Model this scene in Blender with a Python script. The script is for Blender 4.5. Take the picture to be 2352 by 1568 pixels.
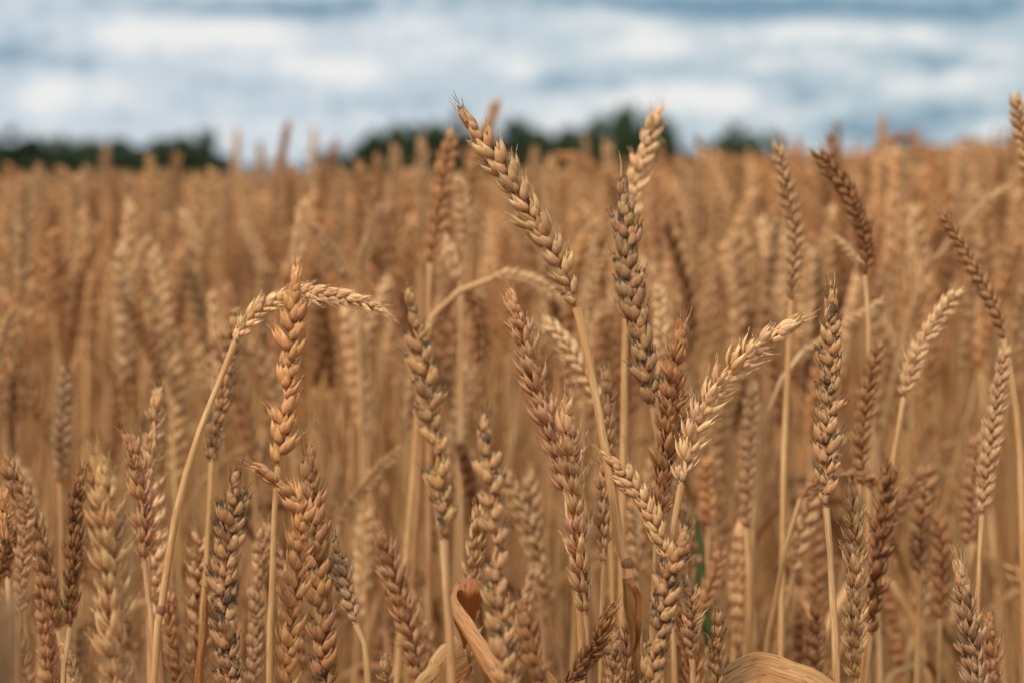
import bpy, math, random
import numpy as np
from mathutils import Vector, Matrix

random.seed(7)
rng = np.random.default_rng(7)
for o in list(bpy.data.objects):
    bpy.data.objects.remove(o)
sc = bpy.context.scene
col = sc.collection

# ------------------------------------------------------------------ camera
CZ = 0.92                       # camera height, a hand above the ears
F = 5297.0                      # focal length in units of a 2352 px wide frame
HOR = 398.0                     # height of the horizon in that frame
PITCH = math.atan((784.0 - HOR) / F)
cd = bpy.data.cameras.new('camera')
cam = bpy.data.objects.new('camera', cd)
col.objects.link(cam)
cam.location = (0, 0, CZ)
cam.rotation_euler = (math.pi / 2 - PITCH, 0, 0)
cd.sensor_width = 22.2
cd.lens = 50.0
cd.clip_start = 0.02
cd.clip_end = 5000
cd.dof.use_dof = True
cd.dof.focus_distance = 0.92
cd.dof.aperture_fstop = 5.8
sc.camera = cam

# ------------------------------------------------------------------ sun and exposure
SUN_EL, SUN_AZ = math.radians(52), math.radians(-142)    # azimuth from +Y, clockwise
sd = bpy.data.lights.new('sun', 'SUN')
sd.energy = 3.1
sd.angle = math.radians(8.0)
sd.color = (1.0, 0.90, 0.78)
sun = bpy.data.objects.new('sun', sd)
col.objects.link(sun)
sdir = Vector((math.sin(SUN_AZ) * math.cos(SUN_EL), math.cos(SUN_AZ) * math.cos(SUN_EL), math.sin(SUN_EL)))
sun.rotation_euler = sdir.to_track_quat('Z', 'Y').to_euler()
sun.location = (0, 0, 5)
sc.view_settings.view_transform = 'Standard'
sc.view_settings.look = 'None'
sc.view_settings.exposure = -0.05
sc.view_settings.gamma = 1.0
sc.render.engine = 'CYCLES'
sc.cycles.max_bounces = 8
sc.cycles.diffuse_bounces = 4
sc.cycles.use_denoising = True


class NT:
    """small helper for building node trees"""
    def __init__(s, tree):
        s.t = tree; s.t.nodes.clear()
    def n(s, kind, **kw):
        nd = s.t.nodes.new(kind)
        for k, v in kw.items(): setattr(nd, k, v)
        return nd
    def link(s, a, b): s.t.links.new(a, b)
    def put(s, sock, v):
        if hasattr(v, 'is_linked') or hasattr(v, 'links'): s.link(v, sock)
        else: sock.default_value = v
    def m(s, op, a, b=None, c=None, clamp=False):
        nd = s.n('ShaderNodeMath', operation=op, use_clamp=clamp)
        for i, v in enumerate((a, b, c)):
            if v is not None: s.put(nd.inputs[i], v)
        return nd.outputs[0]
    def vm(s, op, a, b=None):
        nd = s.n('ShaderNodeVectorMath', operation=op)
        for i, v in enumerate((a, b)):
            if v is not None: s.put(nd.inputs[i], v)
        return nd.outputs['Value'] if op in ('LENGTH', 'DOT_PRODUCT') else nd.outputs[0]
    def mix(s, f, a, b, mode='MIX'):
        nd = s.n('ShaderNodeMix', data_type='RGBA', blend_type=mode, clamp_factor=True)
        s.put(nd.inputs[0], f)
        for i, v in ((6, a), (7, b)):
            s.put(nd.inputs[i], (*v, 1) if isinstance(v, tuple) and len(v) == 3 else v)
        return nd.outputs[2]
    def noise(s, vec, scale, detail=3, rough=0.5):
        nd = s.n('ShaderNodeTexNoise')
        if vec is not None: s.link(vec, nd.inputs['Vector'])
        nd.inputs['Scale'].default_value = scale
        nd.inputs['Detail'].default_value = detail
        nd.inputs['Roughness'].default_value = rough
        return nd.outputs[0]
    def rng(s, v, a, b, c=0.0, d=1.0):
        nd = s.n('ShaderNodeMapRange'); nd.interpolation_type = 'SMOOTHSTEP'
        s.put(nd.inputs[0], v)
        for i, x in enumerate((a, b, c, d)): nd.inputs[i + 1].default_value = x
        return nd.outputs[0]
    def comb(s, x, y, z):
        nd = s.n('ShaderNodeCombineXYZ')
        for i, v in enumerate((x, y, z)): s.put(nd.inputs[i], v)
        return nd.outputs[0]


# ------------------------------------------------------------------ sky: Nishita air behind broken low cloud
W_STR = 0.1
world = bpy.data.worlds.new('World')
sc.world = world
world.use_nodes = True
w = NT(world.node_tree)
wout = w.n('ShaderNodeOutputWorld')
bg = w.n('ShaderNodeBackground')
bg.inputs['Strength'].default_value = W_STR
w.link(bg.outputs[0], wout.inputs[0])
sky = w.n('ShaderNodeTexSky', sky_type='NISHITA')
sky.sun_disc = False
sky.sun_elevation = SUN_EL
sky.sun_rotation = SUN_AZ
tc = w.n('ShaderNodeTexCoord')
sp = w.n('ShaderNodeSeparateXYZ'); w.link(tc.outputs['Generated'], sp.inputs[0])
yy = w.m('MAXIMUM', sp.outputs[1], 0.15)
u_ = w.m('MULTIPLY', w.m('DIVIDE', sp.outputs[0], yy), F)
v_ = w.m('MULTIPLY', w.m('DIVIDE', sp.outputs[2], yy), F)       # tangent of elevation, cloud bank units
base = w.comb(u_, v_, 0.0)
nz = w.noise(w.vm('MULTIPLY', base, (0.013, 0.027, 1)), 1.0, 3, 0.55)
nz2 = w.noise(w.vm('MULTIPLY', base, (0.0035, 0.011, 1)), 1.0, 2, 0.5)
nz3 = w.noise(w.vm('MULTIPLY', base, (0.019, 0.034, 1)), 1.0, 4, 0.55)
warp = w.comb(w.m('MULTIPLY', w.m('SUBTRACT', nz, 0.5), 80.0), w.m('MULTIPLY', w.m('SUBTRACT', nz2, 0.5), 70.0), 0.0)
pos = w.vm('ADD', base, warp)
# cloud bank: centre x, height over horizon, half width, half height, weight  (+ white, - blue/grey)
CL = [(460,85,170,32,1.0),(600,80,95,26,.7),(300,85,80,34,.7),(720,165,140,30,.9),(820,160,80,32,.6),
      (110,225,62,40,1.2),(250,212,100,30,.6),(940,55,80,30,.7),(1020,118,100,22,.6),(1190,165,55,32,.8),
      (1380,52,110,20,.6),(1500,92,75,30,.9),(1420,125,120,22,.5),(1640,225,110,36,1.15),(1490,225,120,36,.7),
      (1850,85,210,20,.9),(2110,82,70,20,.7),(1830,150,150,22,.6),(2280,135,90,46,.5),(2130,195,150,26,.7),
      (560,300,330,34,.35),(1250,255,160,26,.4),(1950,250,140,20,.4),(2290,310,60,40,.7),(1800,290,90,26,.4),(1300,300,120,26,.4),
      (690,26,240,15,-1.1),(300,18,240,20,-.35),(1900,22,330,26,-1.25),(1620,20,220,18,-.9),(1250,0,420,22,-.55),(2250,20,160,40,-.5),
      (40,120,90,40,-.6),(150,155,120,22,-.5),(1080,80,60,24,-.1),(2150,143,100,20,-.8),(560,190,160,20,-.45),
      (2150,262,190,24,-.7),(1960,300,140,26,-.7),(2090,320,60,18,-.5),(780,250,170,22,-.3),(1330,190,150,18,-.5),
      (1700,185,120,14,-.4),(1560,160,140,16,-.4),(1250,205,120,14,-.4),(1000,240,100,20,-.3),(1850,210,100,20,-.5),
      (330,270,160,16,-.4),(900,200,120,12,-.3)]
Wf = None
for (cx, cy, rx, ry, a) in CL:
    d = w.vm('MULTIPLY', w.vm('SUBTRACT', pos, (cx - 1176.0, HOR - cy, 0.0)), (1.0 / rx, 0.85 / ry, 0.0))
    l2 = w.vm('DOT_PRODUCT', d, d)
    g = w.m('MULTIPLY', w.m('POWER', 0.38, l2), a)
    Wf = g if Wf is None else w.m('ADD', Wf, g)
Wf = w.m('ADD', Wf, w.m('ADD', w.m('MULTIPLY', w.m('SUBTRACT', nz, 0.5), 1.1), w.m('MULTIPLY', w.m('SUBTRACT', nz3, 0.5), 1.4)))
# open sky overhead and around: plain broken cloud
hn = w.noise(w.vm('MULTIPLY', tc.outputs['Generated'], (1, 1, 3.5)), 3.2, 5, 0.55)
inbank = w.m('MULTIPLY', w.rng(v_, 430.0, 800.0, 1.0, 0.0), w.rng(sp.outputs[1], 0.5, 0.8, 0.0, 1.0))
Wo = w.m('MULTIPLY', w.m('SUBTRACT', hn, 0.44), 5.0)
mixW = w.n('ShaderNodeMix', data_type='FLOAT')
w.link(inbank, mixW.inputs[0]); w.link(Wo, mixW.inputs[2]); w.link(Wf, mixW.inputs[3])
Wm = mixW.outputs[0]
k = 1.0 / W_STR
air = w.mix(0.62, sky.outputs[0], (0.40 * k, 0.55 * k, 0.66 * k))    # thin veil over the blue
warm_side = w.rng(u_, -600.0, 900.0)
mid = w.mix(warm_side, (0.61 * k, 0.69 * k, 0.76 * k), (0.50 * k, 0.61 * k, 0.67 * k))
blue = w.mix(0.88, sky.outputs[0], (0.17 * k, 0.31 * k, 0.44 * k))
c1 = w.mix(w.rng(Wm, -1.0, 0.05), blue, mid)
c2 = w.mix(w.rng(Wm, -0.1, 0.95), c1, (0.88 * k, 0.88 * k, 0.87 * k))
skycol = w.mix(w.rng(w.m('MULTIPLY', hn, 1.0), 0.62, 0.7, 0.0, 0.25), c2, air)
lift = w.m('ADD', 1.0, w.m('MULTIPLY', w.m('SUBTRACT', 1.0, inbank), 0.26))      # the cloud overhead is brighter
w.link(w.mix(1.0, skycol, w.comb(lift, lift, lift), 'MULTIPLY'), bg.inputs['Color'])


# ------------------------------------------------------------------ helpers
def V(*a): return np.array(a, float)

def at(px, py, depth):
    """a point of the place, given where the eye sees it and how far it stands in front of the camera"""
    x = (px - 1176.0) / F * depth
    yv = (784.0 - py) / F * depth
    c, s = math.cos(PITCH), math.sin(PITCH)
    return V(x, depth * c + yv * s, CZ - depth * s + yv * c)

def tag(o, label=None, cat=None, group=None, kind=None):
    if label: o['label'] = label
    if cat: o['category'] = cat
    if group: o['group'] = group
    if kind: o['kind'] = kind
    return o

def spline(pts, n):
    P = np.array(pts, float)
    if len(P) == 2:
        t = np.linspace(0, 1, n)[:, None]
        return P[0] * (1 - t) + P[1] * t
    Q = np.vstack([2 * P[0] - P[1], P, 2 * P[-1] - P[-2]])
    out = []
    for i in range(len(P) - 1):
        a, b, c, d = Q[i:i + 4]
        for t in np.linspace(0, 1, 12, endpoint=False):
            out.append(0.5 * ((2 * b) + (c - a) * t + (2 * a - 5 * b + 4 * c - d) * t * t + (3 * b - a - 3 * c + d) * t ** 3))
    out.append(P[-1]); out = np.array(out)
    L = np.r_[0, np.cumsum(np.linalg.norm(np.diff(out, axis=0), axis=1))]
    s = np.linspace(0, L[-1], n)
    return np.stack([np.interp(s, L, out[:, k]) for k in range(3)], 1)

def nrm(v): return v / (np.linalg.norm(v) + 1e-12)

class MB:
    """vertices, quads/triangles and two colour attributes of one mesh"""
    def __init__(s): s.v = []; s.f3 = []; s.f4 = []; s.a = []; s.t = []; s.n = 0
    def add(s, v, f, a, tint=(1, 1, 1, 1)):
        v = np.asarray(v, float); f = np.asarray(f, int)
        (s.f4 if f.shape[1] == 4 else s.f3).append(f + s.n)
        s.v.append(v); s.a.append(np.asarray(a, float)); s.t.append(np.tile(np.array(tint, float), (len(v), 1))); s.n += len(v)
    def mesh(s, name, mat, smooth=True):
        v = np.vstack(s.v)
        me = bpy.data.meshes.new(name)
        f3 = np.vstack(s.f3) if s.f3 else np.zeros((0, 3), int)
        f4 = np.vstack(s.f4) if s.f4 else np.zeros((0, 4), int)
        me.vertices.add(len(v)); me.vertices.foreach_set('co', v.astype(np.float32).ravel())
        me.loops.add(f3.size + f4.size)
        me.loops.foreach_set('vertex_index', np.r_[f3.ravel(), f4.ravel()].astype(np.int32))
        me.polygons.add(len(f3) + len(f4))
        st = np.r_[np.arange(len(f3)) * 3, f3.size + np.arange(len(f4)) * 4]
        me.polygons.foreach_set('loop_start', st.astype(np.int32))
        me.update(calc_edges=True)
        me.polygons.foreach_set('use_smooth', np.full(len(me.polygons), smooth))
        for nm, arr in (('hv', s.a), ('tint', s.t)):
            at_ = me.attributes.new(nm, 'FLOAT_COLOR', 'POINT')
            at_.data.foreach_set('color', np.vstack(arr).astype(np.float32).ravel())
        me.materials.append(mat)
        me.validate()
        return me

def obj(name, me, parent=None, loc=None):
    o = bpy.data.objects.new(name, me)
    col.objects.link(o)
    if parent is not None: o.parent = parent
    if loc is not None: o.location = loc
    return o

def grid_faces(nu, nv, closed=True, cap=False):
    f = []
    for i in range(nu - 1):
        for j in range(nv if closed else nv - 1):
            a = i * nv + j; b = i * nv + (j + 1) % nv
            f.append((a, b, b + nv, a + nv))
    return np.array(f)

_gf = {}
def gf(nu, nv, closed=True):
    if (nu, nv, closed) not in _gf: _gf[(nu, nv, closed)] = grid_faces(nu, nv, closed)
    return _gf[(nu, nv, closed)]

# ------------------------------------------------------------------ materials
def husk_material():
    m = bpy.data.materials.new('dry_husk'); m.use_nodes = True
    t = NT(m.node_tree)
    out = t.n('ShaderNodeOutputMaterial')
    hv = t.n('ShaderNodeAttribute', attribute_name='hv')
    sx = t.n('ShaderNodeSeparateColor'); t.link(hv.outputs['Color'], sx.inputs[0])
    U, A, R = sx.outputs[0], sx.outputs[1], sx.outputs[2]
    tint = t.n('ShaderNodeAttribute', attribute_name='tint')
    oi = t.n('ShaderNodeObjectInfo')
    tco = t.n('ShaderNodeTexCoord')
    OC = tco.outputs['Object']
    R2 = t.m('FRACT', t.m('ADD', t.m('MULTIPLY', R, 7.31), t.m('MULTIPLY', oi.outputs['Random'], 3.7)))
    R3 = t.m('FRACT', t.m('ADD', t.m('MULTIPLY', R, 13.7), t.m('MULTIPLY', oi.outputs['Random'], 9.1)))
    body = t.mix(R2, (0.51, 0.258, 0.124), (0.58, 0.328, 0.155))
    tip = t.mix(R3, (0.78, 0.54, 0.27), (0.62, 0.35, 0.16))
    foot = (0.42, 0.18, 0.070)
    c = t.mix(t.rng(U, 0.0, 0.28), foot, body)
    c = t.mix(t.rng(U, 0.50, 0.80), c, tip)
    streak = t.noise(t.comb(t.m('MULTIPLY', A, 26.0), t.m('MULTIPLY', U, 2.2), t.m('MULTIPLY', R, 40.0)), 1.0, 3, 0.6)
    c = t.mix(t.rng(streak, 0.42, 0.72, 0.0, 0.55), c, (0.40, 0.20, 0.09))
    blotch = t.noise(OC, 420.0, 3, 0.6)
    c = t.mix(t.rng(blotch, 0.5, 0.75, 0.0, 0.45), c, (0.70, 0.47, 0.25))
    cosA = t.m('COSINE', t.m('MULTIPLY', A, 6.2832))
    rim = t.rng(t.m('ABSOLUTE', cosA), 0.10, 0.42, 0.55, 0.0)
    c = t.mix(rim, c, (0.82, 0.60, 0.33))                       # papery margin
    c = t.mix(t.rng(cosA, 0.94, 0.995, 0.0, 0.35), c, (0.36, 0.20, 0.09))   # keel
    # sooty mildew on tips and seams, amount carried by the ear (alpha of its colour)
    mold = t.m('ADD', t.m('MULTIPLY', t.noise(OC, 260.0, 4, 0.65), 0.45), t.m('MULTIPLY', t.noise(t.comb(t.m('MULTIPLY', A, 11.0), t.m('MULTIPLY', U, 3.0), t.m('MULTIPLY', R, 60.0)), 1.0, 3, 0.6), 0.55))
    amount = oi.outputs['Alpha']
    where = t.m('ADD', t.m('ADD', t.rng(U, 0.55, 0.95, 0.0, 0.20), t.rng(U, 0.0, 0.2, 0.10, 0.0)), t.m('MULTIPLY', t.rng(R3, 0.80, 1.0), 0.12))
    thr = t.m('SUBTRACT', t.m('ADD', mold, t.m('MULTIPLY', where, t.m('ADD', amount, 0.25))), t.m('MULTIPLY', t.m('SUBTRACT', 1.0, amount), 0.14))
    c = t.mix(t.rng(thr, 0.535, 0.65, 0.0, 0.85), c, (0.050, 0.042, 0.034))
    c = t.mix(1.0, c, oi.outputs['Color'], 'MULTIPLY')
    c = t.mix(1.0, c, tint.outputs['Color'], 'MULTIPLY')
    p = t.n('ShaderNodeBsdfPrincipled')
    t.link(c, p.inputs['Base Color'])
    p.inputs['Roughness'].default_value = 0.72
    p.inputs['Specular IOR Level'].default_value = 0.18
    bump = t.n('ShaderNodeBump'); bump.inputs['Strength'].default_value = 0.6; bump.inputs['Distance'].default_value = 0.0004
    t.link(streak, bump.inputs['Height']); t.link(bump.outputs[0], p.inputs['Normal'])
    tr = t.n('ShaderNodeBsdfTranslucent'); t.link(c, tr.inputs[0])
    mx = t.n('ShaderNodeMixShader'); mx.inputs[0].default_value = 0.14
    t.link(p.outputs[0], mx.inputs[1]); t.link(tr.outputs[0], mx.inputs[2])
    t.link(mx.outputs[0], out.inputs[0])
    return m

def straw_material(name='straw_stem', c0=(0.68, 0.43, 0.20), c1=(0.56, 0.30, 0.125), spots=0.5, trans=0.08):
    m = bpy.data.materials.new(name); m.use_nodes = True
    t = NT(m.node_tree)
    out = t.n('ShaderNodeOutputMaterial')
    hv = t.n('ShaderNodeAttribute', attribute_name='hv')
    sx = t.n('ShaderNodeSeparateColor'); t.link(hv.outputs['Color'], sx.inputs[0])
    U, A, R = sx.outputs[0], sx.outputs[1], sx.outputs[2]
    tint = t.n('ShaderNodeAttribute', attribute_name='tint')
    oi = t.n('ShaderNodeObjectInfo')
    # U runs along the straw in decimetres, A across it
    fib = t.noise(t.comb(t.m('MULTIPLY', A, 22.0), t.m('MULTIPLY', U, 3.0), t.m('MULTIPLY', R, 31.0)), 1.0, 4, 0.65)
    big = t.noise(t.comb(t.m('MULTIPLY', A, 2.0), t.m('MULTIPLY', U, 2.5), t.m('MULTIPLY', R, 17.0)), 1.0, 2, 0.5)
    c = t.mix(t.rng(big, 0.35, 0.65), c0, c1)
    c = t.mix(t.rng(fib, 0.42, 0.70, 0.0, 0.75), c, (c1[0] * 0.62, c1[1] * 0.5, c1[2] * 0.45))
    dash = t.noise(t.comb(t.m('MULTIPLY', A, 24.0), t.m('MULTIPLY', U, 13.0), t.m('MULTIPLY', R, 11.0)), 1.0, 2, 0.5)
    c = t.mix(t.rng(dash, 0.57, 0.68, 0.0, spots), c, (0.10, 0.05, 0.03))
    c = t.mix(1.0, c, oi.outputs['Color'], 'MULTIPLY')
    c = t.mix(1.0, c, tint.outputs['Color'], 'MULTIPLY')
    p = t.n('ShaderNodeBsdfPrincipled')
    t.link(c, p.inputs['Base Color'])
    p.inputs['Roughness'].default_value = 0.48
    p.inputs['Specular IOR Level'].default_value = 0.4
    bump = t.n('ShaderNodeBump'); bump.inputs['Strength'].default_value = 0.4; bump.inputs['Distance'].default_value = 0.0003
    t.link(fib, bump.inputs['Height']); t.link(bump.outputs[0], p.inputs['Normal'])
    tr = t.n('ShaderNodeBsdfTranslucent'); t.link(c, tr.inputs[0])
    mx = t.n('ShaderNodeMixShader'); mx.inputs[0].default_value = trans
    t.link(p.outputs[0], mx.inputs[1]); t.link(tr.outputs[0], mx.inputs[2])
    t.link(mx.outputs[0], out.inputs[0])
    return m

HUSK = husk_material()
STRAW = straw_material()
LEAF = straw_material('dry_leaf', (0.66, 0.42, 0.19), (0.52, 0.27, 0.10), 0.75, 0.35)
RUSTY = straw_material('rusty_leaf', (0.52, 0.20, 0.055), (0.42, 0.13, 0.03), 0.8, 0.35)
NODE_M = straw_material('stem_joint', (0.34, 0.17, 0.07), (0.24, 0.11, 0.05), 0.5, 0.0)
GREEN = straw_material('green_leaf', (0.11, 0.16, 0.03), (0.07, 0.11, 0.025), 0.1, 0.3)

def simple_noise_mat(name, a, b, scale, rough=0.9):
    m = bpy.data.materials.new(name); m.use_nodes = True
    t = NT(m.node_tree)
    out = t.n('ShaderNodeOutputMaterial'); p = t.n('ShaderNodeBsdfPrincipled')
    g = t.n('ShaderNodeNewGeometry')
    nzn = t.noise(g.outputs['Position'], scale, 5, 0.6)
    t.link(t.mix(t.rng(nzn, 0.35, 0.65), a, b), p.inputs['Base Color'])
    p.inputs['Roughness'].default_value = rough
    t.link(p.outputs[0], out.inputs[0])
    return m

def dull(m):
    next(n for n in m.node_tree.nodes if n.type == 'BSDF_PRINCIPLED').inputs['Specular IOR Level'].default_value = 0.0
    return m
SOIL = simple_noise_mat('dry_soil', (0.16, 0.10, 0.055), (0.28, 0.18, 0.09), 14.0)
CANOPY = dull(simple_noise_mat('ripe_crop', (0.15, 0.072, 0.030), (0.30, 0.155, 0.066), 9.0))  # crop colour darkened: carries the shade among ears that the sheet lacks
BARK = simple_noise_mat('bark', (0.06, 0.045, 0.03), (0.11, 0.085, 0.06), 6.0)
CROWN = simple_noise_mat('tree_leaves', (0.014, 0.034, 0.008), (0.034, 0.064, 0.014), 0.6, 0.8)

# ------------------------------------------------------------------ one husk, one spikelet
PU = np.array([0, .06, .18, .33, .48, .62, .74, .84, .92, 1.0])
PW = np.array([.30, .58, .90, 1.0, .93, .74, .50, .30, .14, .03])

def husk(L, W, T, awn, nu, nv, r, bow=0.06, rand=0.5):
    """a boat-shaped scale: z along it, +x its keeled back, y across"""
    us = np.linspace(0, 1, nu) ** 0.9
    wv = np.interp(us, PU, PW)
    ang = np.linspace(0, 2 * math.pi, nv, endpoint=False)
    ca, sa = np.cos(ang), np.sin(ang)
    keel = np.where(ca > 0, 1 + 0.45 * ca ** 5, 0.45)
    verts = []; at_ = []
    for i, u in enumerate(us):
        cx = bow * L * math.sin(math.pi * min(1, u * 1.02)) - bow * 0.2 * L * u
        x = cx + T * wv[i] ** 0.9 * ca * keel
        y = 0.5 * W * wv[i] * sa * (1 + 0.04 * r.standard_normal())
        z = np.full(nv, u * L)
        verts.append(np.stack([x, y, z], 1))
        at_.append(np.stack([np.full(nv, u), ang / (2 * math.pi), np.full(nv, rand), np.ones(nv)], 1))
    n = nu
    if awn > 0:
        cx = verts[-1][:, 0].mean()
        bend = r.normal(0, .18)
        for q, rr in ((0.45, 0.00018), (1.0, 0.00006)):
            p = V(cx + 0.10 * awn * q, bend * awn * q * q, L + awn * q)
            verts.append(p + np.stack([ca * rr, sa * rr, 0 * ca], 1))
            at_.append(np.stack([np.full(nv, 0.9), ang / 6.3, np.full(nv, rand), np.ones(nv)], 1))
        n += 2
    return np.vstack(verts), gf(n, nv), np.vstack(at_)

def rot(ax, a):
    return np.array(Matrix.Rotation(a, 3, ax))

def spikelet(r, nu=9, nv=10, awn=1.0, open_=1.0, full=True, shag=False):
    """z up the ear, +x away from the rachis, y across; in metres"""
    parts = []
    wk = .78 if shag else 1.0
    def put(L, W, T, aw, zrot, fan, tilt, base, bow=.07):
        v, f, a = husk(L, W * wk, T * wk, aw * awn, nu, nv, r, bow, r.random())
        M = rot('Y', math.radians(tilt)) @ rot('X', -math.radians(fan)) @ rot('Z', math.radians(zrot))
        parts.append((v @ M.T + V(*base), f, a))
    mm = 0.001
    j = lambda s: r.normal(0, s)
    op = open_ * (1.12 if shag else 0.86)
    fk = 1.9 if shag else 1.0
    for s in (1, -1):
        # outer glume: plump, blunt, with a small beak
        put((7.9 + j(.5)) * mm, (4.3 + j(.35)) * mm, 1.3 * mm, (.7 + abs(j(.5))) * mm, s * (70 + j(7)), s * (6 + j(3)) * fk, (16 + j(3)) * op, (0.5 * mm, s * 1.2 * mm, 0), .09)
        if full:
            # florets standing out behind it, long and pointed
            put((10.2 + j(.8)) * mm, (4.0 + j(.3)) * mm, 1.25 * mm, (1.0 + abs(j(1.5))) * mm, s * (44 + j(12)), s * (9 + j(4)) * fk, (27 + j(5)) * op, (1.3 * mm, s * 0.9 * mm, 0.8 * mm), .06)
            # papery inner scale, thin edge showing
            put((9.4 + j(.9)) * mm, (4.6 + j(.3)) * mm, 0.55 * mm, (.5 + abs(j(.8))) * mm, s * (78 + j(14)), s * (11 + j(5)) * fk, (21 + j(5)) * op, (1.0 * mm, s * 0.9 * mm, 1.2 * mm), .02)
    put((9.6 + j(.7)) * mm, (3.7 + j(.3)) * mm, 1.25 * mm, (1.0 + abs(j(1.2))) * mm, j(25), j(7), (31 + j(6)) * op, (1.4 * mm, 0, 1.9 * mm), .05)
    if full:
        put((8.2 + j(.8)) * mm, (3.2 + j(.3)) * mm, 1.1 * mm, (1.0 + abs(j(1.2))) * mm, j(45), j(12), (17 + j(7)) * op, (1.2 * mm, 0, 3.4 * mm), .03)
    return parts

def spikelet_arrays(r, **kw):
    ps = spikelet(r, **kw)
    vs, fs, as_ = [], [], []; n = 0
    for v, f, a in ps:
        vs.append(v); fs.append(f + n); as_.append(a); n += len(v)
    return np.vstack(vs), np.vstack(fs), np.vstack(as_)

def lib(n, **kw):
    return [spikelet_arrays(np.random.default_rng(100 + i), **kw) for i in range(n)]
HI = lib(10)
HI_TIP = lib(4, awn=2.3, open_=0.6)
SHAG = lib(8, shag=True)
MID = lib(4, nu=6, nv=6) + lib(4, nu=6, nv=6, shag=True)
MID_TIP = lib(3, nu=6, nv=6, awn=2.4, open_=0.7)
LOW = lib(4, nu=4, nv=4, awn=0, full=False)

def arr_mesh(a, name):
    mb = MB(); mb.add(*a); return mb.mesh(name, HUSK)
HI_ME = [arr_mesh(a, 'spikelet_mesh') for a in HI]
SHAG_ME = [arr_mesh(a, 'spikelet_mesh') for a in SHAG]
HI_TIP_ME = [arr_mesh(a, 'spikelet_mesh') for a in HI_TIP]

def ear_frames(curve, width_px_m, n, roll, eye=None):
    """positions, 3x3 frames (x lateral, y normal, z tangent) and scales of n nodes along an ear's curve"""
    eye = V(0, 0, CZ) if eye is None else eye
    m = len(curve)
    T = np.gradient(curve, axis=0)
    res = []
    for k in range(n):
        s = (k + 0.3) / n
        fi = s * (m - 1) * 0.93; i = int(fi); fr = fi - i
        p = curve[i] * (1 - fr) + curve[min(i + 1, m - 1)] * fr
        tz = nrm(T[i] * (1 - fr) + T[min(i + 1, m - 1)] * fr)
        toeye = nrm(eye - p)
        x = nrm(np.cross(tz, toeye)); y = nrm(np.cross(tz, x)) * -1
        y = np.cross(tz, x)
        R = np.stack([x, y, tz], 1)
        R = R @ rot('Z', roll)
        sc_ = np.interp(s, [0, .1, .3, .7, .9, 1], [.72, .9, 1.0, .97, .84, .72])
        res.append((p, R, sc_, s))
    return res

NOMINAL_W = 0.0138
def tube(curve, rad, nv, r0=0.5, zig=0.0):
    m = len(curve); T = np.gradient(curve, axis=0)
    ref = V(0.3, 1, 0.2); vs = []; at_ = []
    L = np.r_[0, np.cumsum(np.linalg.norm(np.diff(curve, axis=0), axis=1))]
    ang = np.linspace(0, 2 * math.pi, nv, endpoint=False)
    for i in range(m):
        t = nrm(T[i]); x = nrm(np.cross(t, ref)); y = np.cross(t, x)
        rr = rad[i] if hasattr(rad, '__len__') else rad
        vs.append(curve[i] + rr * (np.cos(ang)[:, None] * x + np.sin(ang)[:, None] * y))
        at_.append(np.stack([np.full(nv, L[i] * 10), ang / (2 * math.pi), np.full(nv, r0), np.ones(nv)], 1))
    return np.vstack(vs), gf(m, nv), np.vstack(at_)

def ribbon(curve, width, side, cup=0.25, r0=0.5, na=7, twist=0.0, fold=0.0):
    """a blade of leaf: a cupped, twisting strip with thin solid body"""
    m = len(curve); T = np.gradient(curve, axis=0); vs = []; at_ = []
    L = np.r_[0, np.cumsum(np.linalg.norm(np.diff(curve, axis=0), axis=1))]
    th = 0.00012
    for i in range(m):
        t = nrm(T[i]); s = side[i] if np.ndim(side) == 2 else side
        x = nrm(s - t * np.dot(s, t)); y = np.cross(t, x)
        a = twist * i / (m - 1)
        x, y = x * math.cos(a) + y * math.sin(a), y * math.cos(a) - x * math.sin(a)
        wd = width[i]
        q = np.linspace(-1, 1, na)
        prof = cup * wd * (q ** 2)
        top = curve[i] + q[:, None] * 0.5 * wd * x + (prof[:, None]) * y
        ring = np.vstack([top, (top - th * y)[::-1]])
        vs.append(ring)
        A = np.r_[q, q[::-1]] * 0.5 + 0.5
        at_.append(np.stack([np.full(2 * na, L[i] * 10), A, np.full(2 * na, r0), np.ones(2 * na)], 1))
    return np.vstack(vs), gf(m, 2 * na), np.vstack(at_)

# ------------------------------------------------------------------ a stalk of wheat
TONES = {   # tint of the ear and how mouldy it is
    'tan': (1.0, 0.975, 0.955, 0.25), 'pale': (1.40, 1.48, 1.52, 0.05), 'straw': (1.14, 1.12, 1.04, 0.15),
    'brown': (0.78, 0.66, 0.57, 0.35), 'reddish': (0.93, 0.76, 0.64, 0.45), 'orange': (1.10, 0.92, 0.76, 0.08),
    'dark': (0.60, 0.46, 0.36, 0.6), 'sooty': (0.76, 0.72, 0.66, 1.0), 'grey': (0.92, 0.91, 0.92, 0.6),
    'pinkish': (1.02, 0.90, 0.86, 0.2), 'mouldy': (1.0, 0.94, 0.86, 0.85)}

def stem_curve(pts, n=40):
    """from the ear's base down to the soil"""
    p, q = pts[-1], pts[-2]
    d = nrm(p - q)
    pts = list(pts)
    h = p[2]
    lean = d / max(0.25, -d[2]) if d[2] < -0.2 else V(d[0], d[1], -1)
    lean = V(lean[0] * 0.55, lean[1] * 0.55, -1)
    pts.append(p + lean * h * 0.35)
    pts.append(V(pts[-1][0] + lean[0] * 0.25 * h, pts[-1][1] + lean[1] * 0.25 * h, h * 0.3))
    e = V(pts[-1][0] + lean[0] * 0.05 * h, pts[-1][1], 0.0)
    pts.append(e)
    return spline(pts, n)

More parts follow.
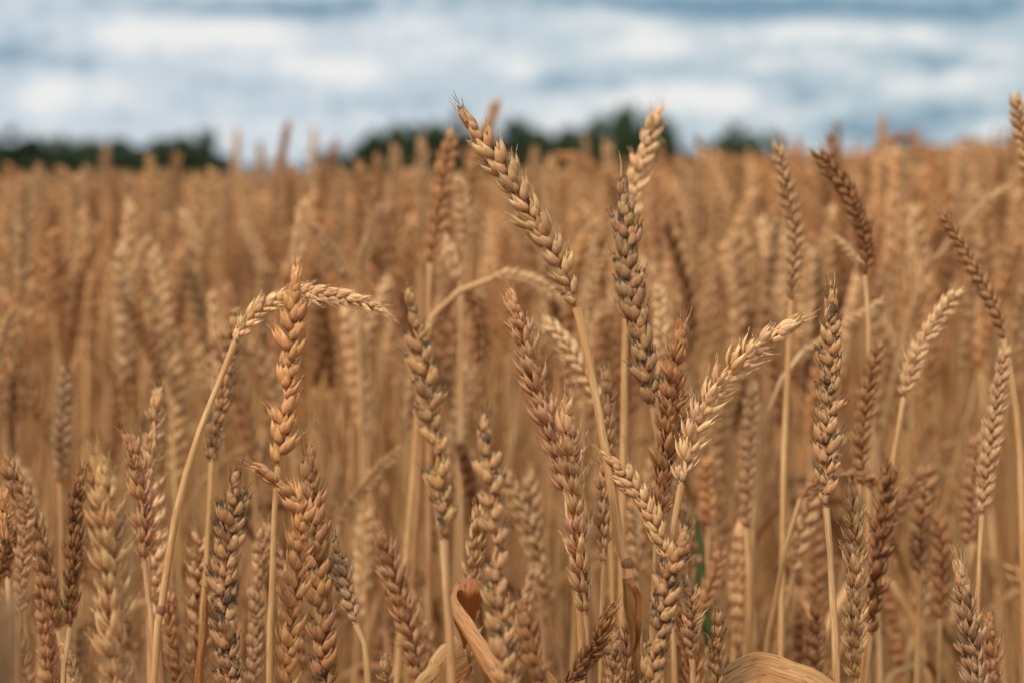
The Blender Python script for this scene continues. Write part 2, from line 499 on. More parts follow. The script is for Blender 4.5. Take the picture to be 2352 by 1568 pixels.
def make_stalk(ear_pts, stem_pts, wpx, depth, tone, roll, label, detail, seed, n=None, tipd=0.0, stemd=None,
               node_at=None, stem_px=15, fs=1.0, awn_tip=True, group='wheat stalks picked out in front of the field', stem_tone=None):
    r = np.random.default_rng(seed)
    m = len(ear_pts)
    E = [at(x, y, depth + tipd * i / (m - 1)) for i, (x, y) in enumerate(ear_pts)]
    curve = spline(E, 60)
    length = np.linalg.norm(np.diff(curve, axis=0), axis=1).sum()
    scale = (wpx / F * depth) / NOMINAL_W * 1.04
    if n is None: n = int(max(7, round(length / (0.0038 * max(scale, .62)))))
    stemd = depth if stemd is None else stemd
    S = [E[0]]
    for i, (x, y) in enumerate(stem_pts):
        k = (i + 1) / max(1, len(stem_pts))
        S.append(at(x, y, depth + (stemd - depth) * k))
    if len(S) == 1:
        S.append(E[0] - nrm(nrm(E[1] - E[0]) + V(0, 0, .6)) * 0.03)
    sc_curve = stem_curve(S, 46)
    basep = sc_curve[-1].copy(); basep[2] = 0
    root = bpy.data.objects.new('wheat_stalk', None); col.objects.link(root)
    root.empty_display_size = 0.02
    root.location = basep
    tag(root, label, 'wheat', group)
    tc4 = TONES[tone]
    st = TONES[stem_tone] if stem_tone else None
    rad = stem_px / F * depth * 0.5
    R0 = r.random()
    Ls = np.linspace(0, 1, 46)
    mb = MB(); mb.add(*tube(sc_curve - basep, rad * np.interp(Ls, [0, .02, .08, .5, 1], [.98, .78, 1, 1.05, 1.2]) * (1 + .05 * np.sin(Ls * r.uniform(20, 45) + r.uniform(0, 6)) + r.normal(0, .02, 46)), 10 if detail else 6, R0))
    so = obj('stem', mb.mesh('stem', STRAW), root)
    jit = 1 + r.normal(0, .05)
    so.color = (st[0], st[1], st[2], 1) if st else (jit * fs, jit * fs * r.uniform(.92, 1.04), jit * fs * r.uniform(.85, 1.08), 1)
    eb = E[0]
    fr = ear_frames(curve, 0, n, math.radians(roll))
    if detail:
        zz = []
        for k, (p, R, s_, s) in enumerate(fr):
            zz.append(p + R[:, 0] * 0.0007 * (1 if k % 2 else -1))
        mb = MB(); mb.add(*tube(np.array([eb] + zz) - eb, 0.0009 * scale ** .5, 6, R0))
        eo = obj('ear', mb.mesh('rachis', STRAW), root, Vector(eb - basep))
        eo.color = (tc4[0], tc4[1], tc4[2], tc4[3])
        for k, (p, R, s_, s) in enumerate(fr):
            side = 1 if k % 2 else -1
            Rk = R @ (np.eye(3) if side > 0 else rot('Z', math.pi))
            if 3 < k < n - 4 and r.random() < .03: continue
            Rk = Rk @ rot('Y', r.normal(0, .09)) @ rot('X', r.normal(0, .09)) @ rot('Z', r.normal(0, .2))
            tip = k >= n - 3
            if tip: Rk = Rk @ rot('Y', -math.radians(9 * (k - n + 4)))
            f_ = scale * s_ * r.normal(1, .08)
            me = random.choice(HI_TIP_ME if (tip and awn_tip) else (SHAG_ME if (roll >= 35 or r.random() < .12) else HI_ME))
            o = obj('spikelet', me, eo)
            M = np.eye(4); M[:3, :3] = Rk * f_
            M[:3, 3] = p - eb
            o.matrix_basis = Matrix(M.tolist())
            v = r.normal(1, .07)
            o.color = (tc4[0] * v, tc4[1] * v * r.normal(1, .03), tc4[2] * v * r.normal(1, .05), min(1, max(0, tc4[3] + r.normal(0, .22))))
    else:
        mb = MB()
        mb.add(*tube(curve[:56] - eb, 0.0009, 4, R0))
        add_ear(mb, fr, eb, scale, r, MID, MID_TIP)
        eo = obj('ear', mb.mesh('ear', HUSK), root, Vector(eb - basep))
        eo.color = tc4
    if node_at is not None:
        p = at(node_at[0], node_at[1], depth + (stemd - depth) * .8)
        i = int(np.argmin(np.linalg.norm(sc_curve - p, axis=1)))
        i = max(1, min(44, i)); t = nrm(sc_curve[i + 1] - sc_curve[i - 1])
        q = sc_curve[i]
        c2 = np.array([q + t * a for a in np.linspace(-.0022, .0022, 7)])
        mb = MB(); mb.add(*tube(c2 - basep, rad * np.array([1.0, 1.1, 1.2, 1.25, 1.2, 1.1, 1.0]), 12, R0))
        no = obj('node', mb.mesh('node', NODE_M), so)
        no.color = (1, 1, 1, 1)
    return root, so, eo, (E, S, sc_curve, basep, rad)

def add_ear(mb, frames, eb, scale, r, L, LT, tint=(1, 1, 1, 1)):
    n = len(frames)
    for k, (p, R, s_, s) in enumerate(frames):
        Rk = R @ (np.eye(3) if k % 2 else rot('Z', math.pi)) @ rot('Y', r.normal(0, .06))
        tip = k >= n - 2
        v, f, a = (LT if tip else L)[int(r.integers(len(LT if tip else L)))]
        a = a.copy(); a[:, 2] = (a[:, 2] + r.random()) % 1
        mb.add((v * scale * s_ * r.normal(1, .05)) @ Rk.T + (p - eb), f, a, tint)

def add_leaf(root, basep, base, pts, widths, side, name='leaf', mat=None, cup=.2, twist=0., colr=(1, 1, 1, 1), na=7, parent=None):
    c = spline(pts, 40)
    wd = np.interp(np.linspace(0, 1, 40), np.linspace(0, 1, len(widths)), widths)
    q = np.arange(40); ph = random.uniform(0, 6)
    wd = wd * (1 + .05 * np.sin(q * .35 + ph) + .025 * np.sin(q * .9 + ph))
    c = c + np.stack([.0003 * np.sin(q * .4 + ph), .0004 * np.cos(q * .33 + ph), .0002 * np.sin(q * .5)], 1)
    mb = MB(); mb.add(*ribbon(c - basep, wd, side, cup, random.random(), na, twist))
    o = obj(name, mb.mesh(name, mat or LEAF), parent or root)
    o.color = colr
    return o

# ------------------------------------------------------------------ ground
def structure(o): o['kind'] = 'structure'; return o
mb = MB()
g = 60
xs = np.r_[-900, -300, -80, -30, np.linspace(-12, 12, g), 30, 80, 300, 900]
ys = np.r_[-300, -60, -15, -4, np.linspace(-1, 24, g), 40, 90, 300, 1200]
gx, gy = np.meshgrid(xs, ys)
gz = 0.012 * np.sin(gx * 7.3 + np.sin(gy * 3.1)) + 0.01 * np.sin(gy * 9.7 + gx) - 0.012
vv = np.stack([gx.ravel(), gy.ravel(), gz.ravel()], 1)
mb.add(vv, gf(len(ys), len(xs), False), np.full((len(vv), 4), .5))
structure(obj('soil', mb.mesh('soil', SOIL)))

# ------------------------------------------------------------------ the stalks one can pick out
# ear (base to tip), stem below it, ear width, distance, tone, turn, label, options
ST = []
def S(*a, **k): ST.append((a, k))
H, B = True, False
S([(1325,706),(1300,645),(1268,572),(1225,500),(1180,430),(1135,362),(1090,300),(1044,243)], [(1345,790),(1370,920),(1395,1060),(1416,1190),(1437,1325),(1455,1430)], 76, .92, 'tan', 12, H,
  'tall tan wheat stalk leaning left with its ear reaching into the sky at the centre', node_at=(1438,1328), stem_px=23, stem_tone='straw', n=21)
S([(640,1070),(648,1000),(656,900),(666,800),(676,700),(680,645),(682,612)], [(632,1140),(627,1300),(622,1450),(619,1568)], 74, .92, 'orange', -8, H,
  'upright wheat stalk with plump orange-tinged ear crossing in front of the arched ear', stem_px=17, n=20)
S([(1897,1165),(1896,1100),(1899,1000),(1905,900),(1909,800),(1910,720),(1912,650)], [(1901,1190),(1908,1290),(1913,1400),(1921,1568)], 68, .92, 'mouldy', 8, H,
  'straight upright wheat stalk with narrow speckled ear standing alone right of the centre', stem_px=19, n=21)
S([(1565,1112),(1590,1010),(1622,930),(1666,870),(1722,812),(1780,768),(1848,728)], [(1552,1180),(1540,1250),(1520,1420),(1512,1500)], 76, .93, 'pale', 35, H,
  'pale wheat stalk whose shaggy ear leans far right towards the lone upright ear', stem_px=18, n=20)
S([(1500,935),(1482,830),(1462,740),(1446,650),(1438,560),(1434,480),(1428,400)], [(1512,1010),(1524,1090),(1532,1180),(1530,1290)], 76, .97, 'sooty', 10, H,
  'dark-speckled upright wheat stalk in front of the pale ear that rises into the sky', stem_px=20, n=21)
S([(1448,520),(1458,440),(1476,370),(1496,305),(1511,250)], [(1442,600),(1436,760),(1433,1010),(1430,1200)], 58, 1.12, 'pale', 15, H,
  'pale wheat stalk with blond ear rising into the sky behind the dark-speckled ear', stem_px=17)
S([(1510,1205),(1520,1120),(1532,1030),(1540,950),(1550,860),(1562,790),(1572,728)], [(1508,1260),(1500,1400)], 78, .96, 'reddish', 55, H,
  'rusty brown wheat stalk squeezed between the speckled ear and the right-leaning pale ear')
S([(1300,1130),(1278,1040),(1252,950),(1226,860),(1204,780),(1186,720),(1168,660)], [(1312,1200),(1330,1400)], 72, .96, 'pinkish', 60, H,
  'pinkish wheat stalk with open husks leaning left behind the bulky centre ear')
S([(1345,1410),(1338,1330),(1328,1250),(1322,1150),(1312,1050),(1302,970),(1296,905)], [(1350,1480),(1352,1568)], 84, .90, 'straw', 75, H,
  'bulky wheat stalk with shaggy straw-coloured ear in the middle, left of the long bare stem', awn_tip=True)
S([(1387,1295),(1386,1200),(1388,1100),(1398,1000),(1396,900),(1386,825)], [(1385,1340),(1383,1420),(1381,1568)], 52, .98, 'tan', 80, H,
  'slim wheat stalk half hidden by the long bare stem, tip showing right of it', stem_px=14)
S([(1532,1285),(1516,1235),(1492,1180),(1458,1120),(1420,1072),(1384,1034)], [(1538,1340),(1545,1450)], 56, .92, 'straw', 5, H,
  'small light wheat stalk nodding left across the long bare stem below the centre')
S([(1492,1600),(1503,1493),(1520,1407),(1537,1321),(1562,1262),(1581,1200)], [(1490,1640)], 74, .88, 'mouldy', 12, H,
  'dark-tipped wheat stalk at the bottom centre, its ear overlapping the fork of two stems')
S([(1589,1512),(1587,1445),(1584,1372),(1572,1316)], [(1591,1568),(1592,1620)], 44, .94, 'tan', 20, H,
  'short sparse wheat stalk tucked to the right of the dark-tipped bottom ear', stem_px=17)
S([(1438,1600),(1446,1500),(1452,1440),(1463,1388)], [], 52, .92, 'pinkish', 50, H,
  'small pinkish wheat ear poking up at the bottom just right of the jointed stem')
S([(1645,1640),(1644,1570),(1645,1500),(1647,1450),(1647,1410)], [], 58, .90, 'mouldy', 70, H,
  'short pointed wheat ear poking up beside the broad dry leaf at the bottom')
S([(1966,1562),(1964,1480),(1962,1400),(1965,1300),(1962,1200),(1957,1140),(1970,1082)], [(1966,1620)], 66, .94, 'straw', 62, H,
  'upright pale wheat ear with spread husks right of the lone upright stem')
S([(2262,1700),(2246,1600),(2232,1500),(2220,1400),(2211,1345),(2206,1288)], [], 74, .90, 'grey', 50, H,
  'grey mouldy wheat ear in the bottom right corner with pointed tip', awn_tip=True, n=20)
S([(1838,1146),(1860,1118),(1895,1100),(1946,1092),(1997,1102),(2040,1112)], [(1828,1180),(1812,1230),(1790,1330),(1770,1450),(1752,1568)], 36, 1.08, 'brown', 40, H,
  'wheat stalk bent over horizontally, its brown ear passing behind the lone upright ear', stem_px=13)
S([(540,786),(562,750),(594,715),(640,688),(700,673),(765,680),(832,696),(908,720)], [(502,880),(462,980),(430,1080),(405,1180),(386,1290),(370,1400),(358,1500)], 50, .96, 'pale', 6, H,
  'pale wheat stalk arched over to the right behind the orange-tinged ear', node_at=(372,1385), stem_px=18, stem_tone='straw')
S([(487,1062),(495,1000),(510,930),(525,850),(536,770),(545,695)], [(485,1100),(478,1220),(470,1350),(463,1480)], 54, 1.05, 'mouldy', 70, H,
  'upright mouldy wheat stalk standing just behind the curved stem of the arched ear', stem_px=15)
S([(655,1620),(660,1500),(672,1380),(686,1270),(694,1200),(680,1150),(640,1110),(604,1082),(572,1060)], [], 70, .91, 'orange', 30, H,
  'wheat stalk with its kinked tip bent left across the base of the orange-tinged ear', n=26)
S([(748,1600),(740,1480),(734,1380),(726,1270),(716,1150),(711,1080),(710,1010)], [], 78, .97, 'brown', 8, H,
  'brown upright wheat ear right beside the kinked ear')
S([(816,1432),(806,1385),(795,1340),(781,1290),(768,1236)], [(820,1450),(836,1500),(846,1570)], 50, .92, 'grey', 30, H,
  'small greyish wheat stalk leaning left beside the brown upright ear', stem_px=17)
S([(530,1620),(522,1500),(514,1400),(518,1300),(530,1200),(538,1130),(546,1068)], [], 78, .89, 'mouldy', 14, H,
  'thick wheat ear with dull grey husks rising left of the pale straight stem')
S([(580,1600),(586,1480),(592,1380),(598,1290),(600,1195)], [], 52, 1.04, 'tan', 30, H,
  'slender tan wheat ear between the dull thick ear and the pale straight stem')
S([(970,1600),(952,1510),(930,1420),(905,1330),(880,1250),(860,1190)], [], 66, 1.04, 'pinkish', 35, H,
  'soft pinkish wheat ear leaning left, standing left of the curled dry leaf')
S([(886,1660),(886,1600),(886,1550),(885,1500)], [], 40, .93, 'tan', 40, H,
  'tiny wheat ear tip peeking up at the bottom edge, left of the curled dry leaf')
S([(1020,1238),(1024,1200),(1012,1110),(1000,1020),(984,920),(968,820),(952,730),(932,645)], [(1020,1260),(1026,1370),(1037,1568)], 74, .81, 'mouldy', 12, H,
  'long near wheat stalk left of centre, its bare stem crossing the curled leaf', stem_px=24, n=21)
S([(1166,1640),(1158,1540),(1150,1430),(1140,1310),(1134,1200),(1124,1090),(1114,1000),(1106,925)], [], 76, .79, 'mouldy', 12, H,
  'long blurred wheat ear close to the eye, right of the curled dry leaf', n=23)
S([(1246,1600),(1236,1540),(1215,1460),(1196,1385)], [], 60, .78, 'dark', 40, H,
  'small dark blurred wheat ear at the bottom centre, right of the curled leaf')
S([(1300,1572),(1335,1530),(1362,1490),(1384,1440),(1402,1395)], [], 58, .90, 'dark', 60, H,
  'dark brown wheat ear leaning right at the bottom, below the bulky centre ear')
S([(275,1660),(268,1560),(262,1450),(256,1330),(250,1220),(240,1120),(228,1040)], [], 94, .80, 'straw', 60, H,
  'big blurred wheat ear close to the eye on the left with open straw husks', n=24)
S([(160,1438),(166,1350),(170,1270),(173,1190),(181,1120),(190,1066)], [(157,1460),(150,1530),(144,1600)], 54, .86, 'dark', 70, H,
  'dark brown wheat stalk on the left beside the big blurred ear', stem_px=13)
S([(44,1420),(50,1340),(56,1260),(61,1190),(66,1102)], [(42,1480)], 46, .84, 'pinkish', 10, H,
  'narrow pale pink wheat ear second from the left edge')
S([(-6,1340),(8,1290),(24,1250),(34,1215)], [], 44, .86, 'dark', 30, H,
  'small dark wheat ear tip leaning right at the left edge, below its paler neighbour')
S([(18,1330),(14,1260),(12,1190),(9,1122)], [], 46, .88, 'reddish', 60, H,
  'reddish wheat ear cut by the left edge of the view')
S([(343,1110),(350,1040),(356,960),(362,892)], [(340,1200),(342,1350)], 52, 1.04, 'straw', 60, H,
  'straw-coloured wheat ear with ragged tip, highest of the pair left of the curved stem')
S([(332,1285),(330,1210),(323,1130),(312,1060),(298,1000)], [(335,1310),(342,1400),(352,1490)], 62, .99, 'pinkish', 55, H,
  'pinkish wheat stalk in front of the ragged-tipped ear, left of the curved stem', stem_px=14)
S([(150,1640),(170,1570),(158,1520),(140,1470)], [], 36, .88, 'pale', 30, H,
  'pale broken wheat tip in the lower left, under the dark brown ear')
S([(1378,935),(1350,880),(1322,830),(1290,780),(1246,737)], [(1392,1010),(1400,1150)], 54, 1.14, 'pale', 30, B,
  'pale blurred wheat ear leaning left behind the long bare stem')
S([(1310,890),(1304,850),(1298,815),(1290,790)], [(1316,960),(1325,1100)], 34, 1.2, 'pinkish', 30, B,
  'short blurred wheat ear tucked under the pale left-leaning ear')
S([(1130,640),(1160,632),(1210,641),(1250,660),(1292,690)], [(1085,648),(1030,690),(988,742),(965,900)], 32, 1.26, 'pale', 10, B,
  'blurred pale wheat stalk arched over to the right behind the tall leaning ear\'s foot', stem_px=16, stem_tone='straw')
S([(1062,660),(1085,690),(1100,740),(1104,790),(1102,828)], [(1050,665),(1020,700),(990,760),(975,900)], 44, 1.28, 'dark', 30, B,
  'blurred dark wheat ear hanging straight down beneath the pale arch', stem_px=16, stem_tone='brown')
S([(1068,560),(1066,510),(1060,460),(1052,408)], [(1062,640),(1058,760)], 42, 1.38, 'pale', 40, B,
  'blurred pale wheat ear standing just left of the leaning tall leaning ear')
S([(1056,650),(1044,610),(1030,575),(1016,545)], [(1060,700),(1060,850)], 50, 1.33, 'pale', 70, B,
  'pale ragged wheat ear rising from the top of the pale arch')
S([(988,605),(998,540),(1010,460),(1022,380),(1042,298)], [(985,660),(985,800)], 54, 1.28, 'reddish', 30, B,
  'blurred reddish wheat ear against the trees just left of the tall leaning tip', stem_px=15)
S([(1080,480),(1085,420),(1100,350),(1118,290)], [(1078,560)], 48, 1.55, 'brown', 30, B,
  'blurred brown wheat ear crossing behind the tall leaning ear below its tip')
S([(1116,330),(1124,290),(1134,255),(1142,230)], [(1108,400)], 30, 1.9, 'straw', 30, B,
  'very blurred wheat tip in the sky just right of the tall leaning tip')
S([(1818,690),(1823,620),(1826,540),(1811,460),(1796,385),(1780,318)], [(1813,730),(1809,850),(1803,1000),(1799,1180)], 48, 1.14, 'tan', 8, B,
  'tan wheat stalk reaching above the field on the right, left of the dark leaning one', stem_px=15, stem_tone='straw')
S([(1987,632),(1989,580),(1975,510),(1946,440),(1910,388),(1868,340)], [(1992,670),(1996,800),(1996,1000)], 50, 1.13, 'dark', 10, B,
  'dark brown wheat stalk leaning left above the field on the right', stem_px=14, stem_tone='straw')
S([(1980,632),(1962,600),(1940,570),(1915,542)], [(1990,690),(2000,850)], 30, 1.24, 'pale', 40, B,
  'short pale wheat ear leaning left beneath the dark leaning ear')
S([(2305,778),(2292,730),(2265,670),(2228,605),(2190,535),(2152,474)], [(2318,840),(2335,950),(2346,1150)], 42, 1.09, 'brown', 30, B,
  'long thin brown wheat stalk leaning left near the right edge', stem_px=17, stem_tone='straw')
S([(2256,1182),(2262,1130),(2272,1050),(2286,950),(2301,860),(2311,785)], [(2252,1230),(2246,1380),(2242,1500)], 50, 1.03, 'tan', 10, B,
  'upright tan wheat stalk near the right edge below the long thin brown one', stem_px=14, stem_tone='straw')
S([(2076,912),(2092,860),(2112,800),(2150,735),(2205,660)], [(2068,960),(2050,1060),(2022,1230),(1992,1400)], 46, 1.08, 'pale', 30, B,
  'pale wheat stalk leaning right on the right side with blunt blond tip', stem_px=15, stem_tone='straw')
S([(1845,806),(1890,780),(1960,730),(2040,682)], [(1825,828),(1795,870),(1765,950),(1742,1100),(1728,1250)], 24, 1.22, 'pale', 0, B,
  'thin pale wheat ear slanting right behind the lone upright ear', stem_px=14)
S([(1975,1110),(1978,1020),(1986,940),(2000,860),(2020,775)], [(1974,1160),(1978,1300)], 50, 1.1, 'brown', 30, B,
  'brown blurred wheat ear just right of the lone upright ear')
S([(1714,1212),(1714,1120),(1718,1030),(1724,950),(1732,872)], [(1718,1260),(1722,1500)], 46, 1.2, 'tan', 40, B,
  'blurred wheat stalk between the shaggy leaning ear and the lone upright ear', stem_px=19, stem_tone='straw')
S([(2362,420),(2352,350),(2344,290),(2330,216)], [(2370,500)], 44, 1.14, 'straw', 20, B,
  'tan wheat ear rising above the field at the right edge')
S([(2102,640),(2100,590),(2098,545),(2096,500)], [(2100,700)], 28, 1.6, 'pale', 20, B,
  'short bright blurred wheat ear on the right, left of the long thin brown one')
S([(2200,530),(2240,490),(2280,455),(2322,425)], [(2170,570),(2130,620),(2095,700)], 26, 1.5, 'pale', 20, B,
  'blurred light wheat ear slanting right near the right edge')
S([(678,610),(684,560),(692,510),(702,460)], [(676,700)], 34, 1.5, 'pale', 30, B,
  'pale blurred wheat ear pointing up above the orange-tinged one')
S([(808,650),(780,610),(748,560),(712,510)], [(820,700),(826,850)], 34, 1.4, 'tan', 30, B,
  'blurred tan wheat ear leaning left above the arched ear')
S([(826,640),(834,590),(852,530),(876,472)], [(820,720)], 32, 1.5, 'tan', 30, B,
  'blurred tan wheat ear leaning right above the arched ear')
S([(452,600),(448,560),(436,525),(416,486)], [(460,700)], 32, 1.8, 'pale', 30, B,
  'small bright blurred wheat tip in the left of the field above the ragged-tipped ear')
S([(300,690),(308,640),(322,590),(336,545)], [(296,760)], 30, 1.6, 'pale', 30, B,
  'pale blurred wheat ear leaning right in the left of the field')
S([(375,865),(352,815),(322,752),(292,682)], [(392,930),(400,1050)], 38, 1.38, 'dark', 30, B,
  'dark blurred wheat ear leaning left above the ragged-tipped ear')
S([(-12,850),(0,800),(14,755),(32,710)], [], 34, 1.3, 'straw', 30, B,
  'blurred straw-coloured wheat tip at the left edge halfway up')
S([(1300,650),(1315,600),(1340,545),(1372,502)], [(1292,720)], 28, 1.5, 'straw', 10, B,
  'thin blurred wheat ear leaning right just behind the tall leaning ear')
S([(1352,715),(1362,665),(1378,610),(1400,560)], [(1346,800)], 24, 1.3, 'straw', 0, B,
  'thin straw-coloured wheat ear between the tall leaning ear and the dark-speckled ear')
S([(2112,1318),(2114,1230),(2120,1150),(2128,1062)], [(2110,1400),(2106,1568)], 62, 1.16, 'brown', 12, B,
  'brown blurred wheat ear left of the upright tan one near the right edge', stem_px=15)
S([(2160,1420),(2163,1330),(2160,1250),(2152,1175)], [], 58, 1.2, 'reddish', 12, B,
  'reddish blurred wheat ear right of the brown blurred pair in the lower right')
S([(2222,1250),(2228,1160),(2236,1070),(2244,992)], [], 46, 1.2, 'pinkish', 40, B,
  'pinkish blurred wheat ear behind the upright tan stalk near the right edge')
S([(1628,1208),(1625,1150),(1622,1100),(1626,1048)], [(1626,1280),(1618,1340)], 46, 1.28, 'orange', 30, B,
  'blurred orange-brown wheat ear below the shaggy right-leaning ear', stem_px=12)
S([(1612,1410),(1622,1370),(1636,1325),(1658,1264)], [], 44, 1.16, 'reddish', 30, B,
  'blurred reddish wheat ear leaning right above the short pointed ear')
S([(780,1205),(815,1145),(868,1082),(926,1024)], [(765,1250),(752,1400)], 34, 1.3, 'tan', 10, B,
  'blurred tan wheat ear leaning right between the brown ear and the long near ear')
S([(138,1110),(142,1020),(146,930),(152,838)], [(140,1180)], 46, 1.3, 'grey', 12, B,
  'greyish blurred wheat ear on the left above the dark brown stalk')
S([(722,890),(730,850),(742,815),(754,786)], [(716,960)], 30, 1.55, 'brown', 30, B,
  'small brown blurred wheat ear just below the arched ear')
S([(1512,830),(1516,770),(1516,710),(1514,655)], [(1512,900)], 40, 1.25, 'pale', 30, B,
  'pale blurred wheat ear rising behind the rusty brown ear')
S([(410,760),(414,690),(426,620),(440,565)], [(408,820)], 36, 1.55, 'brown', 30, B,
  'brown blurred wheat ear leaning right left of the arched ear')
S([(840,1000),(838,900),(832,800),(822,725)], [], 36, 1.5, 'straw', 30, B,
  'straw-coloured blurred wheat ear standing below the arched ear\'s tip')
S([(600,640),(592,590),(575,545),(556,505)], [(606,720)], 32, 1.7, 'tan', 30, B,
  'blurred tan wheat ear leaning left above the arched ear\'s bend')
S([(410,1620),(404,1520),(396,1420),(392,1345)], [], 52, 1.05, 'pinkish', 60, H,
  'small pinkish wheat ear low between the curved stem and the mouldy upright stalk')
S([(118,1600),(108,1480),(98,1380),(92,1290)], [], 52, 1.02, 'pinkish', 60, H,
  'faint pinkish wheat ear between the narrow pale pink ear and the dark brown one')
S([(1462,1330),(1456,1270),(1450,1210),(1448,1150)], [], 50, 1.15, 'pale', 60, B,
  'pale blurred wheat ear seen between the long bare stem and its right neighbour')
S([(1996,1440),(2000,1370),(2006,1300),(2014,1228)], [], 54, 1.08, 'pinkish', 60, H,
  'pinkish wheat ear just behind and right of the upright pale ear with spread husks')
S([(2290,1640),(2284,1560),(2274,1480),(2266,1408)], [], 58, 1.0, 'reddish', 60, H,
  'reddish wheat ear in the bottom right corner behind the grey mouldy one')
S([(1238,1330),(1230,1250),(1220,1160),(1212,1085)], [], 54, 1.25, 'tan', 20, B,
  'tan blurred wheat ear just left of the bulky centre ear')
S([(1398,1640),(1404,1570),(1410,1500),(1414,1445)], [], 50, .98, 'tan', 30, H,
  'tan wheat ear at the bottom, left of the jointed stem')
S([(-30,1800),(-25,1650),(-18,1500),(-10,1370)], [], 150, .40, 'grey', 20, B,
  'huge shapeless blurred wheat ear right before the eye in the bottom left corner')
# tips that stand out against the sky, far out of focus
for (x, y, dx, w, d, tn, lb) in [(545,292,-5,26,2.3,'straw','blurred pale wheat tip against the sky, first of five left of the trees\' gap'),
        (600,318,-6,26,2.2,'tan','blurred wheat tip against the sky, second of five left of the tall ear'),
        (664,272,-34,28,1.75,'brown','dark slanted wheat tip against the sky, tallest of five left of the tall ear'),
        (722,288,-4,24,2.5,'pale','faint pale wheat tip against the sky, fourth of five left of the tall ear'),
        (775,312,-36,34,2.1,'brown','wide blurred wheat tip against the sky, fifth of five left of the tall ear'),
        (2032,258,-26,28,2.0,'straw','faint blurred wheat tip against the sky on the right'),
        (2106,290,-14,26,2.2,'tan','low faint wheat tip against the sky right of the other faint one'),
        (248,330,-26,34,2.0,'tan','slanted tan wheat ear in front of the trees on the left'),
        (80,392,-6,46,1.6,'tan','broad blurred wheat ear in front of the trees near the left edge'),
        (1345,310,0,40,2.1,'tan','blurred wheat ear in front of the trees between the tall ear and the dark-speckled ear'),
        (2158,330,0,34,1.9,'tan','blurred upright wheat ear reaching the horizon on the right'),
        (1920,322,-18,34,1.9,'tan','blurred wheat ear behind the tip of the dark leaning stalk')]:
    d *= 1.4; w = .0118 * F / d / 1.35
    L_ = 480 / d
    S([(x + dx * 1.0, y + L_), (x + dx * .55, y + L_ * .5), (x, y)], [(x + dx * 1.2, y + L_ * 1.5)], w * 1.35, d, tn, 30, B, lb)

hand = []
for i, (a, kw) in enumerate(ST):
    ep, sp_, wpx, dep, tone, roll, detail, label = a
    kw = dict(kw)
    kw.setdefault('tipd', random.uniform(-.015, .015))
    kw.setdefault('stem_px', 15 / dep * .92)
    root, so, eo, info = make_stalk(ep, sp_, wpx * 1.0, dep, tone, roll, label, detail, 1000 + i, **kw)
    hand.append((root, so, eo, info, ep[-1], dep, label, ep[0]))

def find(txt): return next(h for h in hand if txt in h[6])

# extra leaves and awns on single stalks -------------------------------------------------
# shrunken sheath under the joint of the hero's stem
h = find('reaching into the sky at the centre'); bp = h[3][3]
add_leaf(h[0], bp, None, [at(1436, 1330, .915), at(1452, 1340, .905), at(1464, 1380, .905), at(1466, 1440, .905), at(1458, 1500, .91)], [.0012, .0026, .003, .0024, .0008], V(1, .3, 0), 'leaf', RUSTY, .35, .5, (.7, .75, .7, 1))
add_leaf(h[0], bp, None, [at(1439, 1328, .917), at(1447, 1400, .915), at(1458, 1470, .915), at(1470, 1580, .915)], [.0040, .0042, .0040, .004], V(1, 0, 0), 'leaf_sheath', LEAF, .45, .1, (.62, .5, .38, 1))
h = find('thick wheat ear with dull grey'); bp = h[3][3]
add_leaf(h[0], bp, None, [at(455, 1600, .95), at(470, 1450, .95), at(482, 1330, .95), at(492, 1230, .95)], [.004, .0035, .0025, .0006], V(1, .2, 0), 'leaf', RUSTY, .3, 1.2, (1.1, 1.3, 1.4, 1))
# curled dry leaf left of centre, thrown off by the near blurred ear's stalk
h = find('long blurred wheat ear close to the eye, right'); bp = h[3][3]
add_leaf(h[0], bp, None, [at(1240, 1700, .89), at(1180, 1600, .90), at(1118, 1508, .91), at(1076, 1446, .925), at(1050, 1405, .94), at(1038, 1372, .952), at(1046, 1345, .962)],
         [.0066, .0076, .0080, .0072, .006, .005, .004], V(.62, .35, .70), 'leaf', LEAF, .22, 0, (1.08, .92, .80, 1))
add_leaf(h[0], bp, None, [at(1066, 1490, .985), at(1068, 1440, .975), at(1072, 1400, .967), at(1075, 1362, .962), at(1077, 1336, .966), at(1078, 1328, .974), at(1079, 1332, .986), at(1080, 1360, .992)],
         [.001, .005, .0105, .0148, .0158, .0150, .0135, .011], V(1, .12, .04), 'leaf', RUSTY, .22, 0, (1.12, 1.1, 1.05, 1), na=9)
add_leaf(h[0], bp, None, [at(920, 1650, .90), at(985, 1578, .90), at(1035, 1524, .905), at(1067, 1500, .91)],
         [.0075, .0105, .0140, .0165], V(.50, .12, -.86), 'leaf', LEAF, .12, .15, (1.12, 1.12, 1.0, 1), na=9)
add_leaf(h[0], bp, None, [at(1040, 1590, .925), at(1058, 1558, .92), at(1086, 1538, .914)],
         [.008, .007, .004], V(.5, .5, .7), 'leaf', RUSTY, .2, .2, (.9, .8, .8, 1))
add_leaf(h[0], bp, None, [at(1300, 1640, .93), at(1255, 1545, .93), at(1215, 1470, .94), at(1178, 1420, .95), at(1168, 1360, .96)],
         [.006, .0065, .006, .005, .001], V(.8, .2, -.5), 'leaf', LEAF, .2, .3, (.95, .8, .6, 1))
